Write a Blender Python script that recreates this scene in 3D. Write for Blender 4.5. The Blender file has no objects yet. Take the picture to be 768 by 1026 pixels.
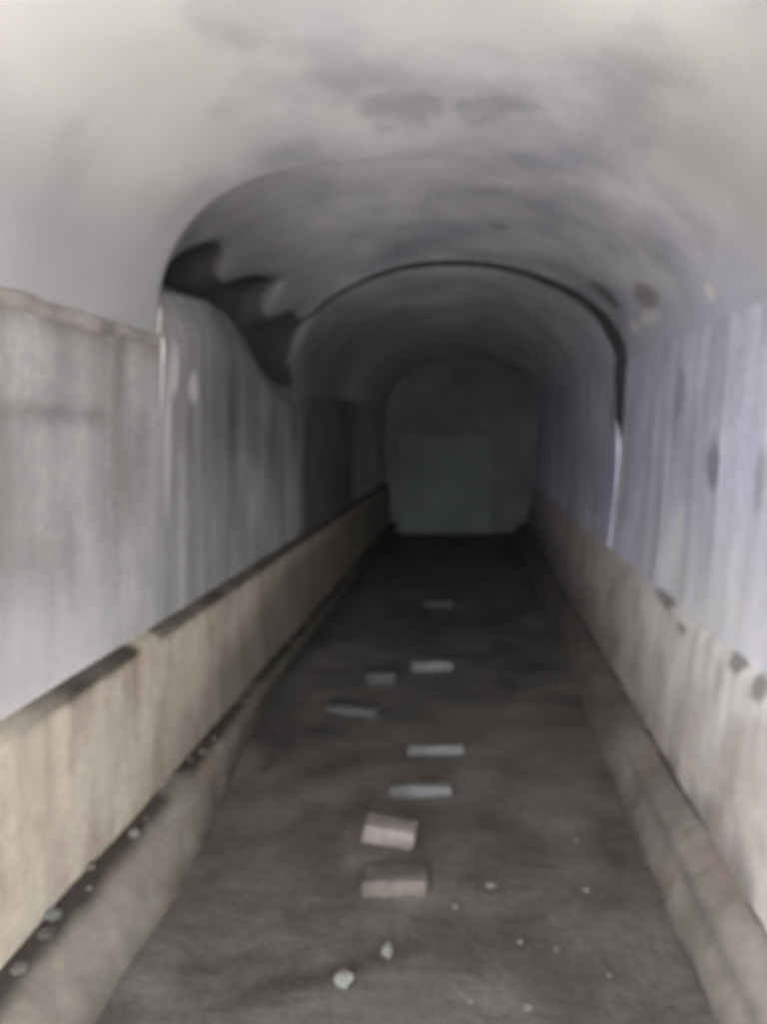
import bpy, bmesh, math, random
from mathutils import Vector, noise

sc = bpy.context.scene
COL = sc.collection

# ------------------------------------------------------------------ camera
# eye 1.54 m above the mud floor, looking down the tunnel axis (+Y)
EYE = 1.54
cam_d = bpy.data.cameras.new('camera')
cam = bpy.data.objects.new('camera', cam_d)
COL.objects.link(cam)
cam.location = (0, 0, EYE)
cam.rotation_euler = (math.pi / 2, 0, 0)
cam_d.sensor_fit = 'AUTO'
cam_d.sensor_width = 36.0
cam_d.lens = 36.0 * 800 / 1026
cam_d.shift_x = -88 / 1026
cam_d.shift_y = -83 / 1026
cam_d.clip_start = 0.02
cam_d.dof.use_dof = True
cam_d.dof.focus_distance = 0.75
cam_d.dof.aperture_fstop = 28.07e-3 / 0.0080
sc.camera = cam

# ------------------------------------------------------------------ daylight
w = bpy.data.worlds.new('overcast_sky')
sc.world = w
w.use_nodes = True
bg = w.node_tree.nodes['Background']
bg.inputs['Color'].default_value = (0.945, 0.965, 1.0, 1)
bg.inputs['Strength'].default_value = 1.0

MOUTH = -0.7          # the tunnel mouth, behind the camera
END = 12.0            # the far end
RING = 5.37           # dark ring joint
SEAM = 3.28           # change of section on the left

# the open mouth, marked as a sky portal so the daylight is sampled through it (gives no light itself)
pl = bpy.data.lights.new('mouth_portal', 'AREA')
pl.shape = 'RECTANGLE'
pl.size, pl.size_y = 2.5, 2.8
pl.cycles.is_portal = True
po = bpy.data.objects.new('mouth_portal', pl)
COL.objects.link(po)
po.location = (-0.1, MOUTH - 0.02, 1.35)
po.rotation_euler = (math.pi / 2, 0, 0)

sc.view_settings.view_transform = 'Standard'
sc.view_settings.look = 'None'
sc.view_settings.gamma = 1.0
sc.view_settings.use_curve_mapping = False
sc.view_settings.exposure = 4.38
sc.cycles.use_denoising = True
sc.cycles.max_bounces = 14
sc.cycles.diffuse_bounces = 12

# ------------------------------------------------------------------ helpers
def fbm(x, y, z, oct=4):
    return noise.fractal(Vector((x, y, z)), 1.0, 2.0, oct)

def sm(a, b, x):
    t = max(0.0, min(1.0, (x - a) / (b - a)))
    return t * t * (3 - 2 * t)

def lerp(a, b, t):
    return a + (b - a) * t

def interp(tab, x):
    if x <= tab[0][0]: return tab[0][1]
    for (x0, y0), (x1, y1) in zip(tab, tab[1:]):
        if x <= x1: return lerp(y0, y1, (x - x0) / (x1 - x0))
    return tab[-1][1]

def frange(a, b, step):
    n = max(1, int(round((b - a) / step)))
    return [a + (b - a) * i / n for i in range(n + 1)]

def ygrid(a, b):
    ys, y = [a], a
    while y < b - 1e-6:
        step = 0.03 if y < 6 else 0.08
        y = min(b, y + step)
        ys.append(y)
    return ys

def link(name, me, mat=None, parent=None):
    o = bpy.data.objects.new(name, me)
    COL.objects.link(o)
    if mat: me.materials.append(mat)
    if parent: o.parent = parent
    return o

def tag(o, label=None, cat=None, group=None, kind=None):
    if label: o['label'] = label
    if cat: o['category'] = cat
    if group: o['group'] = group
    if kind: o['kind'] = kind
    return o

def grid(name, rows, mat, parent=None, attrs=None, smooth=True):
    """rows[i][j] = (x, y, z); attrs = {name: rows of floats}"""
    nr, nc = len(rows), len(rows[0])
    vs = [p for r in rows for p in r]
    fs = []
    for i in range(nr - 1):
        for j in range(nc - 1):
            a = i * nc + j
            fs.append((a, a + 1, a + nc + 1, a + nc))
    me = bpy.data.meshes.new(name)
    me.from_pydata(vs, [], fs)
    if attrs:
        for k, ar in attrs.items():
            at = me.attributes.new(k, 'FLOAT', 'POINT')
            at.data.foreach_set('value', [v for r in ar for v in r])
    if smooth:
        me.polygons.foreach_set('use_smooth', [True] * len(fs))
    me.update()
    return link(name, me, mat, parent)

# ------------------------------------------------------------------ materials
def nodes_of(m):
    m.use_nodes = True
    return m.node_tree.nodes, m.node_tree.links

def concrete(name, ca, cb, rough=0.85, streak=0.0, streak_dir='wall', scale=1.6, bump=0.12,
             stains=(), fine=0.12, low=0.35, high=0.65):
    """two-tone mottled concrete, optional limewash runs, plus stains and painted light or shade from mesh attributes"""
    m = bpy.data.materials.new(name)
    n, l = nodes_of(m)
    bs = n['Principled BSDF']
    bs.inputs['Roughness'].default_value = rough
    bs.inputs['Specular IOR Level'].default_value = 0.25
    tc = n.new('ShaderNodeTexCoord')
    big = n.new('ShaderNodeTexNoise'); big.inputs['Scale'].default_value = scale
    big.inputs['Detail'].default_value = 5; big.inputs['Roughness'].default_value = 0.55
    l.new(tc.outputs['Object'], big.inputs['Vector'])
    ramp = n.new('ShaderNodeValToRGB')
    ramp.color_ramp.elements[0].position = low; ramp.color_ramp.elements[0].color = (*ca, 1)
    ramp.color_ramp.elements[1].position = high; ramp.color_ramp.elements[1].color = (*cb, 1)
    l.new(big.outputs['Fac'], ramp.inputs['Fac'])
    col = ramp.outputs['Color']
    if streak:
        mp = n.new('ShaderNodeMapping')
        mp.inputs['Scale'].default_value = (1.0, 5.0, 0.40) if streak_dir == 'wall' else (5, 1, 1)
        l.new(tc.outputs['Object'], mp.inputs['Vector'])
        st = n.new('ShaderNodeTexNoise'); st.inputs['Scale'].default_value = 1.4
        st.inputs['Detail'].default_value = 4; st.inputs['Roughness'].default_value = 0.5
        l.new(mp.outputs['Vector'], st.inputs['Vector'])
        mr = n.new('ShaderNodeMapRange')
        mr.inputs['From Min'].default_value = 0.3; mr.inputs['From Max'].default_value = 0.7
        mr.inputs['To Min'].default_value = 1 - streak; mr.inputs['To Max'].default_value = 1 + streak
        l.new(st.outputs['Fac'], mr.inputs['Value'])
        mx = n.new('ShaderNodeMix'); mx.data_type = 'RGBA'; mx.blend_type = 'MULTIPLY'
        mx.inputs['Factor'].default_value = 1.0
        l.new(col, mx.inputs['A']); l.new(mr.outputs['Result'], mx.inputs['B'])
        col = mx.outputs['Result']
    fn = n.new('ShaderNodeTexNoise'); fn.inputs['Scale'].default_value = 22
    fn.inputs['Detail'].default_value = 6; fn.inputs['Roughness'].default_value = 0.65
    l.new(tc.outputs['Object'], fn.inputs['Vector'])
    if fine:
        mr = n.new('ShaderNodeMapRange')
        mr.inputs['From Min'].default_value = 0.3; mr.inputs['From Max'].default_value = 0.7
        mr.inputs['To Min'].default_value = 1 - fine; mr.inputs['To Max'].default_value = 1 + fine
        l.new(fn.outputs['Fac'], mr.inputs['Value'])
        mx = n.new('ShaderNodeMix'); mx.data_type = 'RGBA'; mx.blend_type = 'MULTIPLY'
        mx.inputs['Factor'].default_value = 1.0
        l.new(col, mx.inputs['A']); l.new(mr.outputs['Result'], mx.inputs['B'])
        col = mx.outputs['Result']
    for an, sc_col in stains:
        at = n.new('ShaderNodeAttribute'); at.attribute_name = an
        mx = n.new('ShaderNodeMix'); mx.data_type = 'RGBA'
        mx.inputs['B'].default_value = (*sc_col, 1)
        l.new(at.outputs['Fac'], mx.inputs['Factor']); l.new(col, mx.inputs['A'])
        col = mx.outputs['Result']
    l.new(col, bs.inputs['Base Color'])
    bp = n.new('ShaderNodeBump'); bp.inputs['Strength'].default_value = bump
    bp.inputs['Distance'].default_value = 0.02
    l.new(fn.outputs['Fac'], bp.inputs['Height'])
    l.new(bp.outputs['Normal'], bs.inputs['Normal'])
    return m

DIRT_SHADE, RUST, LIME_LIGHT = (0.012, 0.011, 0.010), (0.17, 0.115, 0.085), (0.68, 0.66, 0.65)  # the black also paints shade, the pale tone also paints daylight
ST = (('lime_light', LIME_LIGHT), ('rust', RUST), ('dirt_shade', DIRT_SHADE))
M_vault = concrete('limewashed_vault_concrete', (0.36, 0.355, 0.405), (0.63, 0.62, 0.66), scale=1.9, fine=.06, bump=.08, stains=(('wash', (.50, .50, .60)), ('grime', (.40, .39, .375)), ('lime_light', (.72, .70, .67))) + ST[1:])
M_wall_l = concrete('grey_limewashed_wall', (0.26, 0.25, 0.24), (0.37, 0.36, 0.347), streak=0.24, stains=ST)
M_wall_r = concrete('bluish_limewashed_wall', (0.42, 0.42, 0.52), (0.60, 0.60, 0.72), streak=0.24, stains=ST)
M_low_l = concrete('buff_damp_concrete', (0.37, 0.32, 0.25), (0.45, 0.40, 0.32), streak=0.05, stains=ST)
M_low_r = concrete('buff_grey_concrete', (0.36, 0.325, 0.30), (0.48, 0.44, 0.41), streak=0.04, stains=ST)
M_haunch = concrete('dirty_bench_concrete', (0.12, 0.108, 0.088), (0.19, 0.172, 0.142), stains=ST, scale=2.5)
M_haunch_r = concrete('grey_bench_concrete', (0.14, 0.125, 0.11), (0.23, 0.205, 0.185), stains=ST, scale=2.5)
M_floor = concrete('dark_trodden_mud', (0.060, 0.055, 0.049), (0.105, 0.096, 0.085), rough=0.7, scale=1.8, bump=0.5,
                   stains=(('dirt_shade', (0.03, 0.026, 0.024)),), fine=0.2)
M_dark = concrete('black_joint_tar', (0.012, 0.012, 0.012), (0.03, 0.028, 0.027), rough=0.95, fine=0.1)
M_end = concrete('damp_end_wall', (0.075, 0.075, 0.07), (0.115, 0.115, 0.11))
M_slab = concrete('grey_green_slab', (0.085, 0.093, 0.091), (0.115, 0.125, 0.122), streak=0.1)
M_ground = concrete('pale_earth', (0.46, 0.43, 0.37), (0.56, 0.53, 0.47), scale=0.6)
M_brick_p = concrete('pinkish_brick', (0.115, 0.095, 0.09), (0.165, 0.142, 0.135), scale=7)
M_brick_b = concrete('buff_brick', (0.065, 0.055, 0.048), (0.10, 0.086, 0.076), scale=7)
M_brick_g = concrete('grey_brick', (0.075, 0.072, 0.07), (0.11, 0.105, 0.103), scale=7)
M_brick_d = concrete('muddy_brick', (0.035, 0.033, 0.032), (0.055, 0.052, 0.05), scale=7)
M_stone = concrete('pale_stone', (0.11, 0.107, 0.10), (0.16, 0.157, 0.147), scale=9)
M_grit = concrete('grey_grit', (0.085, 0.082, 0.078), (0.12, 0.117, 0.11), scale=9)
M_rubble = concrete('dirty_rubble', (0.035, 0.031, 0.027), (0.08, 0.073, 0.064), scale=12)

# ------------------------------------------------------------------ tunnel section
XL, XR = -1.28, 1.045        # springing of the vault
APEX = 2.67
ZR = 2.0                     # springing height on the right
LEDGE_Z = 0.73

def z_spring_left(y):
    return interp([(SEAM - .01, 1.92), (SEAM, 2.09), (3.6, 2.15), (4.1, 2.19), (4.4, 2.17), (4.75, 2.08), (5.1, 1.93), (5.5, 1.83), (6.0, 1.80), (9, 1.85)], y)

def shape_n(y):
    return interp([(2.6, 2.7), (SEAM, 2.6), (RING, 1.9), (9, 1.85)], y)

def inset(t, y):
    """the section beyond the ring joint is a little smaller: amount by place round the arch"""
    if y < RING: return 0.0
    return interp([(0, .0), (.12, .008), (.25, .012), (.42, .022), (.6, .028), (.8, .045), (.9, .075), (1, .06)], t)

def cavity(t, y):
    """broken-out hollow above the left wall between the seam and a bit past the ring"""
    if y < SEAM or y > 6.3 : return 0.0
    top = interp([(SEAM, .19), (3.33, .19), (3.40, .08), (3.55, .055), (3.66, .085), (3.85, .15), (4.02, .13), (4.12, .07), (4.25, .065),
                  (4.45, .14), (4.70, .17), (4.82, .10), (4.95, .10), (5.15, .16), (5.40, .17), (5.55, .08), (5.9, .05), (6.3, .02)], y)
    top += 0.010 * fbm(y * 4, t * 5, 3.1)
    amp = interp([(SEAM, .04), (3.42, .06), (3.6, .08), (3.9, .13), (4.6, .14), (5.2, .10), (5.8, .05), (6.3, 0)], y)
    return amp * sm(0.0, 0.02, t) * (1 - sm(top - 0.06, top + 0.04, t))

def blob(cx, cy, rx, ry, x, y, jag=0.35, sd=0.0):
    d = math.hypot((x - cx) / rx, (y - cy) / ry) + jag * fbm(x * 6 + sd, y * 6, sd + 1.7)
    return 1 - sm(0.55, 1.15, d)

def vault_point(t, y):
    th = math.pi * (1 - t)
    n = lerp(shape_n(y), 1.95, sm(.3, .7, t))
    zs = lerp(z_spring_left(y), ZR, sm(0, .5, t))
    cx, a = (XL + XR) / 2, (XR - XL) / 2
    c, s = math.cos(th), max(0.0, math.sin(th))
    nx, nz = c, s
    if n:
        x = cx + math.copysign(a * abs(c) ** (2 / n), c)
        z = zs + (APEX - zs) * s ** (2 / n)
    cav = cavity(t, y)
    d = cav - inset(t, y)
    # outward step of the middle section over the left haunch
    if SEAM <= y < RING:
        d += 0.06 * (1 - sm(.2, .55, t)) * sm(0, .03, t) * (1 - sm(SEAM, 4.8, y))
    if y >= SEAM: d += .07 * (1 - sm(0, .03, t)) * (1 - sm(5.6, 6.6, y))
    edge = sm(0, .03, t) * sm(0, .03, 1 - t)
    d += edge * (0.012 * fbm(x * 1.3, y * 1.1, z * 1.3 + 9, 2) + 0.0012 * fbm(x * 7, y * 7, z * 7))
    # formwork sag: shallow rolls across the vault
    d += edge * 0.003 * math.sin(y * 5.2 + 1.3 * math.sin(t * 5))
    return (x + nx * d, y, z + nz * d), cav

def vault_stain_shade(t, y, p, cav):
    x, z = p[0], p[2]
    dirt_shade = min(1.0, cav / 0.045) * 0.93  # hollow blackened by its depth, shade painted in
    # shade painted past the seam step and over the left haunch
    dirt_shade = max(dirt_shade, 0.55 * (1 - sm(.10, .30, t)) * sm(SEAM, SEAM + .03, y) * (1 - sm(3.32, 3.55, y)))
    dirt_shade = max(dirt_shade, 0.66 * sm(SEAM, 3.6, y) * (1 - sm(.08, .46, t + .06 * fbm(x * 3, y * 3, 2))) * (1 - sm(7, 9, y)))
    dirt_shade = max(dirt_shade, 0.24 * blob(-.26, 2.82, .13, .15, x, y, jag=.9, sd=2), 0.22 * blob(.05, 2.80, .13, .16, x, y, jag=.9, sd=4))
    dirt_shade = max(dirt_shade, 0.45 * blob(.155, 4.4, .07, .07, x, y, sd=6))
    if x > .4:
        dirt_shade = max(dirt_shade, 0.55 * blob(2.37, 4.95, .10, .18, z, y, sd=7))
    # grey grime over both haunches
    dirt_shade = max(dirt_shade, .14 * (1 - sm(.10, .34, t + .07 * fbm(x * 3, y * 2, 5))))
    rust = 0.0
    if x > .6:
        rust = 0.6 * blob(2.27, 4.35, .08, .18, z, y, sd=8)
    lime_light = 0.0
    if x > .6:
        lime_light = max(0.9 * blob(2.17, 4.92, .05, .14, z, y, jag=.2, sd=3), 0.7 * blob(2.17, 4.5, .04, .25, z, y, jag=.2, sd=5), 0.95 * blob(2.13, 3.42, .05, .06, z, y, jag=.15, sd=3))
    # pale limewash drifts that also paint in stronger daylight over the near crown
    lime_light = max(lime_light, 0.75 * sm(.06, .22, min(t, 1 - t)) * sm(-.25, .40, fbm(x * 1.6 + 4, y * 1.3, 5) + .3 * (1 - sm(2.0, 2.7, y))) * (1 - sm(2.3, 3.8, y)))
    lime_light = max(lime_light, (.45 + .5 * fbm(x * 3, y * 3, 8)) * sm(.2, .42, t) * (1 - sm(.55, .7, t)) * (1 - sm(2.1, 3.0, y)))
    lime_light *= 1 - .75 * sm(.62, .80, t) * (1 - sm(2.6, 3.0, y))
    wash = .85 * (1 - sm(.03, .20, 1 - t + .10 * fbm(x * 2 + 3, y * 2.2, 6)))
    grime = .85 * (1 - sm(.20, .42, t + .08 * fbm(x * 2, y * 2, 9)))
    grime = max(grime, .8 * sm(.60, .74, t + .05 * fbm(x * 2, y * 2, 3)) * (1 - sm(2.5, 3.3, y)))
    return dirt_shade, rust, lime_light, wash, grime

TS = [i / 220 for i in range(221)]
ceiling = bpy.data.objects.new('ceiling', None)
COL.objects.link(ceiling)
tag(ceiling, 'mottled grey limewashed concrete barrel vault overhead', 'ceiling', kind='structure')

def vault_section(ys, label):
    rows, s, r, li, wa, gm = [], [], [], [], [], []
    for y in ys:
        row, a, b, c, e, g = [], [], [], [], [], []
        for t in TS:
            p, cav = vault_point(t, y)
            st = vault_stain_shade(t, y, p, cav)
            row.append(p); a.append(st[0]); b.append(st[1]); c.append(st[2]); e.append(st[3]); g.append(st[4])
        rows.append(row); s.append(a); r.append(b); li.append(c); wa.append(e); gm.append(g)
    o = grid('vault_section', rows, M_vault, ceiling, {'dirt_shade': s, 'rust': r, 'lime_light': li, 'wash': wa, 'grime': gm})
    o['label'] = label

EPS = 0.002
vault_section(ygrid(MOUTH, SEAM - EPS), 'bright near stretch of the vault with brownish stains')
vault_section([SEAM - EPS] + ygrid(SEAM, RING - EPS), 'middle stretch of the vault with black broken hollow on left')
vault_section([RING - EPS] + ygrid(RING, END), 'darkening far stretch of the vault beyond the ring joint')

# ------------------------------------------------------------------ walls
def wall_left_pt(v, y):
    zt = z_spring_left(y)
    z = lerp(LEDGE_Z + .01, zt, v)
    x = XL
    if SEAM <= y < RING: x += .006 * sm(.55, .9, v) * (1 - sm(.94, 1, v))
    if y >= SEAM: x -= .07 * sm(.80, 1.0, v) ** 2 * (1 - sm(5.6, 6.6, y))
    e = sm(0, .05, v) * sm(0, .04, 1 - v)
    x -= e * (0.014 * fbm(2, y * 1.3, z * 1.1, 2) + 0.003 * fbm(3, y * 7, z * .8, 2) + .001 * fbm(1, y * 9, z * 9))
    # the recessed board line on the near wall
    if y < 2.95: x -= .014 * math.exp(-((z - 1.585 - .01 * fbm(y * 5, 1, 1)) / .022) ** 2) * (1 - sm(2.75, 2.95, y))
    return (x, y, z)

def wall_left_stain_light(v, y, p):
    z = p[2]
    rust = dirt_shade = lime_light = 0.0
    if y < SEAM:
        zz = z - 1.92 + .02 * fbm(y * 6, 2, 0)
        rust = 0.5 * sm(-.12, -.02, zz) * sm(-.1, .35, .5 + fbm(y * 4, z * 5, 1))
    if y < 2.95:
        dirt_shade = .28 * math.exp(-((z - 1.585) / .035) ** 2) * (1 - sm(2.75, 2.95, y))
    lime_light = max(0.75 * blob(3.42, 1.78, .06, .13, y, z, .2, 1), 0.9 * blob(3.66, 1.73, .07, .08, y, z, .25, 2))
    lime_light = max(lime_light, .5 * blob(3.36, 1.55, .03, .45, y, z, .15, 5), .6 * blob(SEAM, 1.95, .02, .14, y, z, .1, 6))  # last pale mark paints the lit edge of the seam step
    lime_light = max(lime_light, .40 * (1 - sm(.85, 1.25, z + .12 * fbm(y * 2.5, z, 4))) * (1 - sm(2.6, 3.6, y)))
    # wall darker past the seam, more so high up and further in
    dirt_shade = max(dirt_shade, sm(SEAM - .05, 4.3, y) * (.42 + .25 * fbm(y * 5, z * .9, 7)) * sm(.9, 1.6, z) * (1 - sm(7, 9, y)))
    dirt_shade = max(dirt_shade, .7 * sm(5.75, 6.25, y + .1 * fbm(y, z * 3, 4)) * (1 - sm(8, 10, y)) )
    return max(0, dirt_shade), max(0, rust), max(0, lime_light)

def wall_right_pt(v, y):
    z = lerp(LEDGE_Z - .01, ZR, v)
    x = lerp(.925, XR, v ** .8)
    x -= inset(1, y) * (.08 + .92 * sm(.2, 1, v))
    e = sm(0, .05, v) * sm(0, .04, 1 - v)
    x += e * (0.014 * fbm(7, y * 1.3, z * 1.1, 2) + 0.003 * fbm(5, y * 7, z * .8, 2) + .001 * fbm(4, y * 9, z * 9))
    return (x, y, z)

def right_blots(y, z):
    return .62 * max(blob(3.82, LEDGE_Z, .17, .035, y, z, .45, 1), blob(3.45, LEDGE_Z - .05, .08, .022, y, z, .45, 5),
                     blob(2.76, LEDGE_Z, .09, .035, y, z, .45, 2), blob(2.52, LEDGE_Z - .02, .07, .05, y, z, .45, 3))

def wall_right_stain(v, y, p):
    z = p[2]
    dirt_shade = .5 * blob(3.28, 1.40, .09, .14, y, z, .3, 3)
    dirt_shade = max(dirt_shade, .35 * blob(2.76, 1.36, .05, .16, y, z, .3, 5), .3 * blob(3.9, 1.72, .12, .12, y, z, .3, 6))
    dirt_shade = max(dirt_shade, .16 * sm(.1, .5, fbm(y * 4, z * .7, 11)), right_blots(y, z))
    lime_light = .7 * blob(5.22, 1.15, .07, .5, y, z, .1, 2)
    lime_light = max(lime_light, .75 * blob(3.75, 1.0, .10, .28, y, z, .2, 4), .5 * blob(2.72, 1.55, .05, .5, y, z, .2, 9))
    lime_light = max(lime_light, .6 * (1 - sm(.85, 1.3, z + .15 * fbm(y * 2.5, z, 4))) * (1 - sm(3.6, 5, y)))
    rust = .5 * blob(5.55, 1.62, .12, .14, y, z, .2, 1)
    return max(0, dirt_shade), max(0, rust), max(0, lime_light)

def strip(name, fn, stain, vs, ys, mat, parent, label=None):
    rows, A, B, C = [], [], [], []
    for y in ys:
        row, a, b, c = [], [], [], []
        for v in vs:
            p = fn(v, y)
            s = stain(v, y, p)
            row.append(p); a.append(s[0]); b.append(s[1]); c.append(s[2])
        rows.append(row); A.append(a); B.append(b); C.append(c)
    o = grid(name, rows, mat, parent, {'dirt_shade': A, 'rust': B, 'lime_light': C})
    if label: o['label'] = label
    return o

def root(name, label, cat):
    o = bpy.data.objects.new(name, None)
    COL.objects.link(o)
    return tag(o, label, cat, kind='structure')

wall_left = root('wall_left', 'grey limewashed left wall with pale vertical runs and rusty top', 'wall')
wall_right = root('wall_right', 'bluish white right wall with pale vertical runs', 'wall')
VS = [i / 50 for i in range(51)]
SECTIONS = [ygrid(MOUTH, SEAM - EPS), [SEAM - EPS] + ygrid(SEAM, RING - EPS), [RING - EPS] + ygrid(RING, END)]
for ys in SECTIONS:
    strip('wall_section', wall_left_pt, wall_left_stain_light, VS, ys, M_wall_l, wall_left)
    strip('wall_section', wall_right_pt, wall_right_stain, VS, ys, M_wall_r, wall_right)

# lower walls with the ledge on top
def dirt(y, sd):
    return fbm(y * 2.3, sd, 0.3) + .5 * fbm(y * 9, sd, 2)

def ledge_profile(side, y):
    """points from wall foot over the ledge and down the lower wall to the bench"""
    jag = .008 * fbm(y * 8, side * 5, 1)
    if side < 0:
        ins = 0
        return [(XL - .01, LEDGE_Z + .02), (XL + .045 + jag, LEDGE_Z + .003), (XL + .055 + jag, LEDGE_Z - .012), (-1.205, .15)]
    return [(.94, LEDGE_Z + .03), (.918 + jag, LEDGE_Z + .0), (.908 + jag, LEDGE_Z - .02), (.815, .15)]

def low_pt(side):
    def f(v, y):
        pr = ledge_profile(side, y)
        if v < .06: p = [lerp(a, b, v / .06) for a, b in zip(pr[0], pr[1])]
        elif v < .08: p = [lerp(a, b, (v - .06) / .02) for a, b in zip(pr[1], pr[2])]
        else:
            q = (v - .08) / .92
            p = [lerp(a, b, q) for a, b in zip(pr[2], pr[3])]
            e = sm(0, .08, q)
            p[0] += side * e * (.010 * fbm(side, y * 1.5, q * 1.2, 2) + .0015 * fbm(side, y * 9, q * 4))
        return (p[0], y, p[1])
    return f

def low_stain_l(v, y, p):
    cover = 1 - .9 * sm(2.92, 2.98, y) * (1 - sm(3.10, 3.16, y))     # limewash run over the ledge
    s = (1 - sm(.08, .13, v + .02 * fbm(y * 10, 0, 2))) * sm(1.7, 2.6, y) * cover * (.82 + .2 * fbm(y * 3, v, 1))
    q = (v - .08) / .92
    # damp creeping up from the floor, higher and darker further in
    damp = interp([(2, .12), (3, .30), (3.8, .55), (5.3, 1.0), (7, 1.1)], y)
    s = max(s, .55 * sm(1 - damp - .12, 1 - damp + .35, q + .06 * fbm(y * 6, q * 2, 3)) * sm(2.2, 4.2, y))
    rust = .35 * sm(.0, .5, fbm(y * 5, q * 1.3, 8))
    return min(1, max(0, s)), rust, 0

def low_stain_r(v, y, p):
    s = right_blots(y, LEDGE_Z + .02 - v * .58)
    q = (v - .08) / .92
    s = max(s, .5 * sm(.75, 1.0, q + .1 * fbm(y * 6, q, 5)) * sm(.0, .3, .2 + fbm(y * 3, 1, 9)))
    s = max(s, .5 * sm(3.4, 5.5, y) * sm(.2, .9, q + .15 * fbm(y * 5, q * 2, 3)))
    return min(1, max(0, s)), .3 * sm(.05, .5, fbm(y * 4, q * 1.6, 4)), .6 * (1 - sm(.1, .8, q + .3 * fbm(y * 3, q, 7))) * (1 - sm(3.6, 5, y))

VL = [0, .02, .04, .06, .07, .08] + [.08 + .92 * i / 24 for i in range(1, 25)]
YS = ygrid(MOUTH, END)
strip('lower_wall', low_pt(-1), low_stain_l, VL, YS, M_low_l, wall_left, 'buff lower wall with dirt lying on its narrow ledge')
strip('lower_wall', low_pt(1), low_stain_r, VL, YS, M_low_r, wall_right, 'leaning buff grey lower wall with patchy dark ledge')

# sloping benches at the foot of both walls
def bench_profile(side, y):
    if side < 0:
        fx = interp([(1.5, -.93), (2.5, -.95), (3.07, -1.0), (3.9, -1.10), (5.0, -1.165), (12, -1.17)], y)
        k = sm(3.0, 4.6, y)
        return [(-1.25, .165), (-1.145, .150), (lerp(-1.07, -1.12, k), lerp(.10, .12, k)), (fx, -.03)]
    return [(.86, .165), (.79, .150), (.69, .100), (.612, -.03)]

def bench_pt(side):
    def f(v, y):
        pr = bench_profile(side, y)
        i = min(2, int(v * 3)); q = v * 3 - i
        p = [lerp(a, b, q) for a, b in zip(pr[i], pr[i + 1])]
        e = sm(0, .1, v)
        dz = .007 * fbm(side * 3, y * 2, v * 2) + .003 * fbm(side, y * 11, v * 6)
        return (p[0] - side * e * dz, y, p[1] + e * dz)
    return f

def bench_stain(side):
    def f(v, y, p):
        if side < 0:
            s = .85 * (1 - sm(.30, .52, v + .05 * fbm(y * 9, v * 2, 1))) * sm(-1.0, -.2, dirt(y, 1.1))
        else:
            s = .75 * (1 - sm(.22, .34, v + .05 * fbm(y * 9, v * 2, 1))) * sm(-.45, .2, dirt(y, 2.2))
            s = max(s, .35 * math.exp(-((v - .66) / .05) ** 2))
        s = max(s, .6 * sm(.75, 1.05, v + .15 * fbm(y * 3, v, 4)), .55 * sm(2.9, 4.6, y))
        return min(1, max(0, s)), .35 * sm(0, .5, fbm(y * 4, v * 2, 6)), 0
    return f

VB = [i / 24 for i in range(25)]
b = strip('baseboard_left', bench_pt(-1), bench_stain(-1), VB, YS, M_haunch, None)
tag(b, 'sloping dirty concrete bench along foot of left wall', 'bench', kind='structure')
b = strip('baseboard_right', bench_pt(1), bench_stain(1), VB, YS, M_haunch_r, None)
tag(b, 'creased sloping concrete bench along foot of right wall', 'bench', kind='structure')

# ------------------------------------------------------------------ floor
def floor_z(x, y):
    return .016 * fbm(x * 1.6, y * 1.2, 4) + .006 * fbm(x * 6, y * 5, 2) - .004

def floor_stain(x, y):
    # dark wet trail running up to the left-hand stones
    yc = lerp(2.13, 2.42, (x + .70) / .60)
    s = .75 * math.exp(-((y - yc + .03 * fbm(x * 6, 1, 1)) / .06) ** 2) * sm(-.78, -.6, x) * (1 - sm(-.18, -.02, x))
    yc = 3.55 + .25 * math.sin((x + .9) * 2.6)
    s = max(s, .55 * math.exp(-((y - yc) / .12) ** 2) * sm(-.9, -.6, x) * (1 - sm(-.25, .0, x)))
    s = max(s, .6 * blob(.52, 2.98, .07, .20, x, y, .3, 4), .4 * blob(-.05, 2.45, .16, .2, x, y, .3, 8))
    s = max(s, .5 * sm(.0, .5, fbm(x * 2.5, y * 1.6, 12)))
    return min(1, s)

FX = frange(-1.2, .85, .035)
rows, S = [], []
for y in YS:
    rows.append([(x, y, floor_z(x, y)) for x in FX])
    S.append([floor_stain(x, y) for x in FX])
fl = grid('floor', rows, M_floor, None, {'dirt_shade': S})
tag(fl, 'dark damp trodden mud floor of the tunnel', 'floor', kind='structure')

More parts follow.
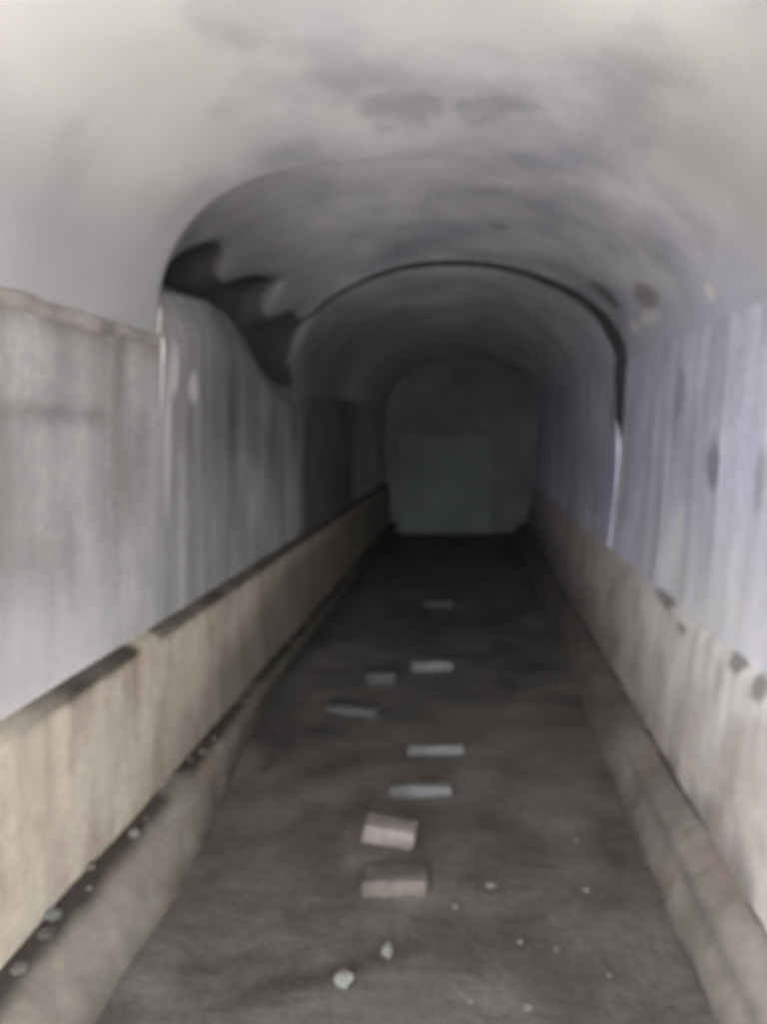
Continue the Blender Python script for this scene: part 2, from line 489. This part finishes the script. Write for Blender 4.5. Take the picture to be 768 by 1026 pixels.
# ------------------------------------------------------------------ dark ring joint
def ring_mesh():
    inner, outer = [], []
    def both(pt_out, pt_in, jag):
        outer.append(pt_out); inner.append(pt_in)
    y0 = RING - .012
    for t in TS[26::2]:
        a, _ = vault_point(t, RING - EPS)
        b_, _ = vault_point(t, RING + EPS)
        th = math.pi * (1 - t)
        wd = interp([(0, .012), (.2, .012), (.35, .02), (.5, .026), (.7, .026), (.85, .035), (.95, .045), (1, .04)], t)
        wd *= 1 + .35 * fbm(t * 30, 1, 1)
        c, s = math.cos(th), math.sin(th)
        both((a[0] + c * .05, y0, a[2] + s * .05), (b_[0] - c * wd * .3, y0, b_[2] - s * wd * .3), 0)
    for v in reversed([i / 30 for i in range(15, 30)]):
        a, b_ = wall_right_pt(v, RING - EPS), wall_right_pt(v, RING + EPS)
        wd = (.016 * sm(.5, .95, v) - .03 * (1 - sm(.5, .75, v))) * (1 + .4 * fbm(v * 9, 2, 2))
        both((a[0] + .03, y0, a[2]), (min(a[0], b_[0]) - wd, y0, b_[2]), 0)
    n = len(inner)
    vs = outer + inner + [(x, y + .03, z) for x, y, z in inner]
    fs = []
    for i in range(n - 1):
        fs.append((i, i + 1, n + i + 1, n + i))
        fs.append((n + i, n + i + 1, 2 * n + i + 1, 2 * n + i))
    me = bpy.data.meshes.new('ring_joint')
    me.from_pydata(vs, [], fs)
    me.update()
    return me
ring = link('trim_1', ring_mesh(), M_dark)
tag(ring, 'black tarred ring joint arching round the tunnel', 'joint', kind='structure')

# crumbling rust-brown ledge at the top of the near left wall
rows = []
for y in ygrid(MOUTH, SEAM - .03):
    g = .5 + .5 * math.sin(y * 7.0 + 2 * fbm(y * 2, 0, 0))
    d = .006 + .008 * max(0, fbm(y * 5, 1, 3) + .4)
    zt = 1.925 + .007 * fbm(y * 6, 2, 1)
    zb = zt - .06 - .012 * fbm(y * 7, 5, 1)
    rows.append([(XL - .03, y, zt + .012), (XL + d, y, zt), (XL + d + .004, y, zt - .025), (XL + d * .6, y, zb + .01), (XL - .03, y, zb)])
M_ledge = concrete('rust_stained_ledge', (0.22, 0.19, 0.17), (0.33, 0.30, 0.28), scale=5, low=.4, high=.6)
lg = grid('trim_2', rows, M_ledge)
tag(lg, 'crumbling rust brown ledge at springing of near left vault', 'ledge', kind='structure')

# ------------------------------------------------------------------ far end
def box_bm(sx, sy, sz, bev=.01, seg=2, cuts=0, jit=0.0, seed=0):
    bm = bmesh.new()
    bmesh.ops.create_cube(bm, size=1)
    bmesh.ops.scale(bm, vec=(sx, sy, sz), verts=bm.verts)
    if bev:
        bmesh.ops.bevel(bm, geom=bm.edges[:], offset=bev, segments=seg, affect='EDGES', profile=.6)
    if cuts:
        bmesh.ops.subdivide_edges(bm, edges=[e for e in bm.edges if e.calc_length() > .04], cuts=cuts, use_grid_fill=True)
    if jit:
        for v in bm.verts:
            q = v.co * 14 + Vector((seed * 7.1, seed * 3.3, 0))
            v.co += Vector((noise.noise(q), noise.noise(q + Vector((9, 0, 0))), noise.noise(q + Vector((0, 9, 0))))) * jit
    return bm

def bm_obj(name, bm, mat, parent=None, smooth=True):
    me = bpy.data.meshes.new(name)
    bm.to_mesh(me); bm.free()
    if smooth: me.polygons.foreach_set('use_smooth', [True] * len(me.polygons))
    return link(name, me, mat, parent)

bm = box_bm(2.7, .2, 3.0, .0)
wb = bm_obj('wall_back', bm, M_end, smooth=False)
wb.location = (-.1, END + .08, 1.4)
tag(wb, 'dark end wall closing the tunnel far away', 'wall', kind='structure')
bm = box_bm(1.42, .10, 1.46, .012, jit=.006, seed=3)
sl = bm_obj('partition_slab', bm, M_slab)
sl.location = (-.37, END - .16, .725)
sl.rotation_euler = (math.radians(-2), 0, 0)
tag(sl, 'dim grey green slab standing against the far end wall', 'slab')

# outside: portal face round the mouth, and unseen ground added to bounce daylight in
bm = bmesh.new()
prof = []
for v in VS[::5]: prof.append(wall_left_pt(v, MOUTH)[::2])
for t in TS[4:-2:6]: prof.append((lambda p: (p[0], p[2]))(vault_point(t, MOUTH)[0]))
for v in reversed(VS[::5]): prof.append(wall_right_pt(v, MOUTH)[::2])
prof = [(-1.25, -.05)] + prof + [(.86, -.05)]
inn = [bm.verts.new((x, MOUTH, z)) for x, z in prof]
out = []
for x, z in prof:
    dx, dz = x + .1, z - .3
    k = 4.2 / max(abs(dx), .01) if abs(dx) > abs(dz) * 1.2 else 3.5 / max(abs(dz), .01)
    if z < .3: out.append(bm.verts.new((math.copysign(4.2, dx), MOUTH, -.05)))
    else: out.append(bm.verts.new((-.1 + dx * k, MOUTH, .3 + dz * k)))
for i in range(len(prof) - 1):
    bm.faces.new((inn[i], inn[i + 1], out[i + 1], out[i]))
wf = bm_obj('wall_front', bm, M_low_r, smooth=False)
tag(wf, 'concrete face around the tunnel mouth behind the viewer', 'wall', kind='structure')
rows = [[(x, y, -.06 + .02 * fbm(x, y, 0)) for x in frange(-14, 14, 1.0)] for y in frange(-22, MOUTH, .7)]
gr = grid('ground', rows, M_ground)
tag(gr, 'unseen pale earth outside the mouth, added to bounce daylight in', 'ground', kind='structure')

# unseen earth box added to stop sky light leaking through mesh gaps
bm = box_bm(7.6, END + 2 - MOUTH, 5.0, 0)
bmesh.ops.delete(bm, geom=[f for f in bm.faces if f.normal.y < -.5], context='FACES')
hs = bm_obj('leak_shell', bm, M_ground, smooth=False)
hs.location = (-.1, (END + 2 + MOUTH) / 2, 1.3)
tag(hs, 'unseen earth shell added to keep stray sky light out', 'leak_shell', kind='structure')

# ------------------------------------------------------------------ bricks lying along the floor
G = 'loose bricks lying in a line down the floor'
BR = [  # centre x, near-bottom pixel row turned into distance, length, depth, height, yaw, roll, material, label
    (-.254, 2.62, .218, .115, .060, 2, 0, M_brick_b, 'brownish buff brick, nearest and largest of the bricks on the floor'),
    (-.303, 2.93, .195, .105, .075, -6, 8, M_brick_p, 'palest pinkish brick, skewed, second nearest on the floor'),
    (-.213, 3.35, .262, .075, .050, -1, 0, M_brick_g, 'long narrow grey brick, third nearest on the floor'),
    (-.166, 3.79, .272, .085, .050, 1, 0, M_brick_g, 'long grey brick just beyond the third nearest one'),
    (-.645, 4.29, .290, .12, .050, -8, 5, M_brick_d, 'muddy skewed brick lying furthest left on the floor'),
    (-.545, 4.81, .185, .12, .075, -4, 0, M_brick_d, 'short muddy brick beside the far pale brick'),
    (-.253, 5.07, .270, .10, .065, 2, 0, M_brick_g, 'far grey brick beside the short muddy one'),
    (-.30, 6.92, .26, .12, .06, 3, 0, M_brick_d, 'faint farthest brick alone deep in the dark'),
]
for i, (x, y, L, D, H, yaw, roll, mat, lab) in enumerate(BR):
    bm = box_bm(L, D, H, .012, 2, cuts=2, jit=.010, seed=i + 1)
    o = bm_obj('brick', bm, mat)
    o.location = (x, y + D / 2, floor_z(x, y + D / 2) + H / 2 - .006)
    o.rotation_euler = (0, math.radians(roll), math.radians(yaw))
    tag(o, lab, 'brick', G)

# ------------------------------------------------------------------ stones
def stone(name, x, y, z, r, sx, sy, sz, mat, seed, label, cat, group=None, sub=2, sink=.12):
    bm = bmesh.new()
    bmesh.ops.create_icosphere(bm, subdivisions=sub, radius=r)
    for v in bm.verts:
        q = v.co.normalized() * 1.6 + Vector((seed * 3.7, seed * 1.9, seed))
        k = 1 + .38 * noise.noise(q) + .12 * noise.noise(q * 3)
        v.co = Vector((v.co.x * sx, v.co.y * sy, v.co.z * sz)) * k
    lo = min(v.co.z for v in bm.verts)
    o = bm_obj(name, bm, mat, smooth=False)
    o.location = (x, y, z - lo - r * sink)
    o.rotation_euler = (0, 0, seed * 1.3)
    return tag(o, label, cat, group)

stone('stone', -.355, 2.22, floor_z(-.355, 2.22), .025, 1, 1, .85, M_stone, 1, 'bright pale stone nearest the viewer on the floor', 'stone')
stone('stone', -.245, 2.34, floor_z(-.245, 2.34), .019, .8, 1.1, 1.0, M_grit, 2, 'dimmer grey stone just behind the bright pale one', 'stone')
for i, (px, py, r, lab) in enumerate([
        (456, 909, .012, 'tiny grey pebble just right of the nearest brick'),
        (491, 889, .018, 'flat grey pebble between nearest brick and right bench, level with that brick'),
        (577, 844, .013, 'farthest small pebble on the mud towards right bench'),
        (587, 892, .014, 'small pebble on the mud, nearer the right bench, second farthest'),
        (521, 942, .011, 'left of two close tiny pebbles in mid floor'),
        (557, 951, .010, 'right of two close tiny pebbles in mid floor'),
        (528, 1008, .015, 'larger grey pebble at the bottom edge of the floor'),
        (610, 980, .010, 'tiny pebble nearest the foot of right bench'),
        (470, 1000, .009, 'tiny pebble at bottom of floor, left of the larger pebble')]):
    s = (py - 430) / EYE
    x, y = (px - 472) / s, 800 / s
    stone('pebble', x, y, floor_z(x, y), r * .8, 1.3, 1, .7, M_grit, 11 + i, lab, 'pebble', 'pebbles on the mud floor', 1)
random.seed(5)
PALE = {2: 'pale rubble chip on left bench, nearest the viewer', 6: 'pale rubble chip on left bench, middle of three', 9: 'pale rubble chip on left bench, farthest of three'}
f = bench_pt(-1)
for i in range(15):
    y = 2.05 + 1.75 * (i / 15) + random.uniform(-.02, .02)
    v = random.uniform(.10, .34)
    p = f(v, y)
    pale = PALE.get(i)
    stone('rubble_stone', p[0], y, p[2], random.uniform(.011, .024), 1.1, 1.2, .8, M_grit if pale else M_rubble, 40 + i,
          pale if pale else 'dirty brown rubble stone in the dirt at foot of left wall',
          'rubble', 'pale chips along the left bench' if pale else 'dirty rubble along the left bench', 1, .5)
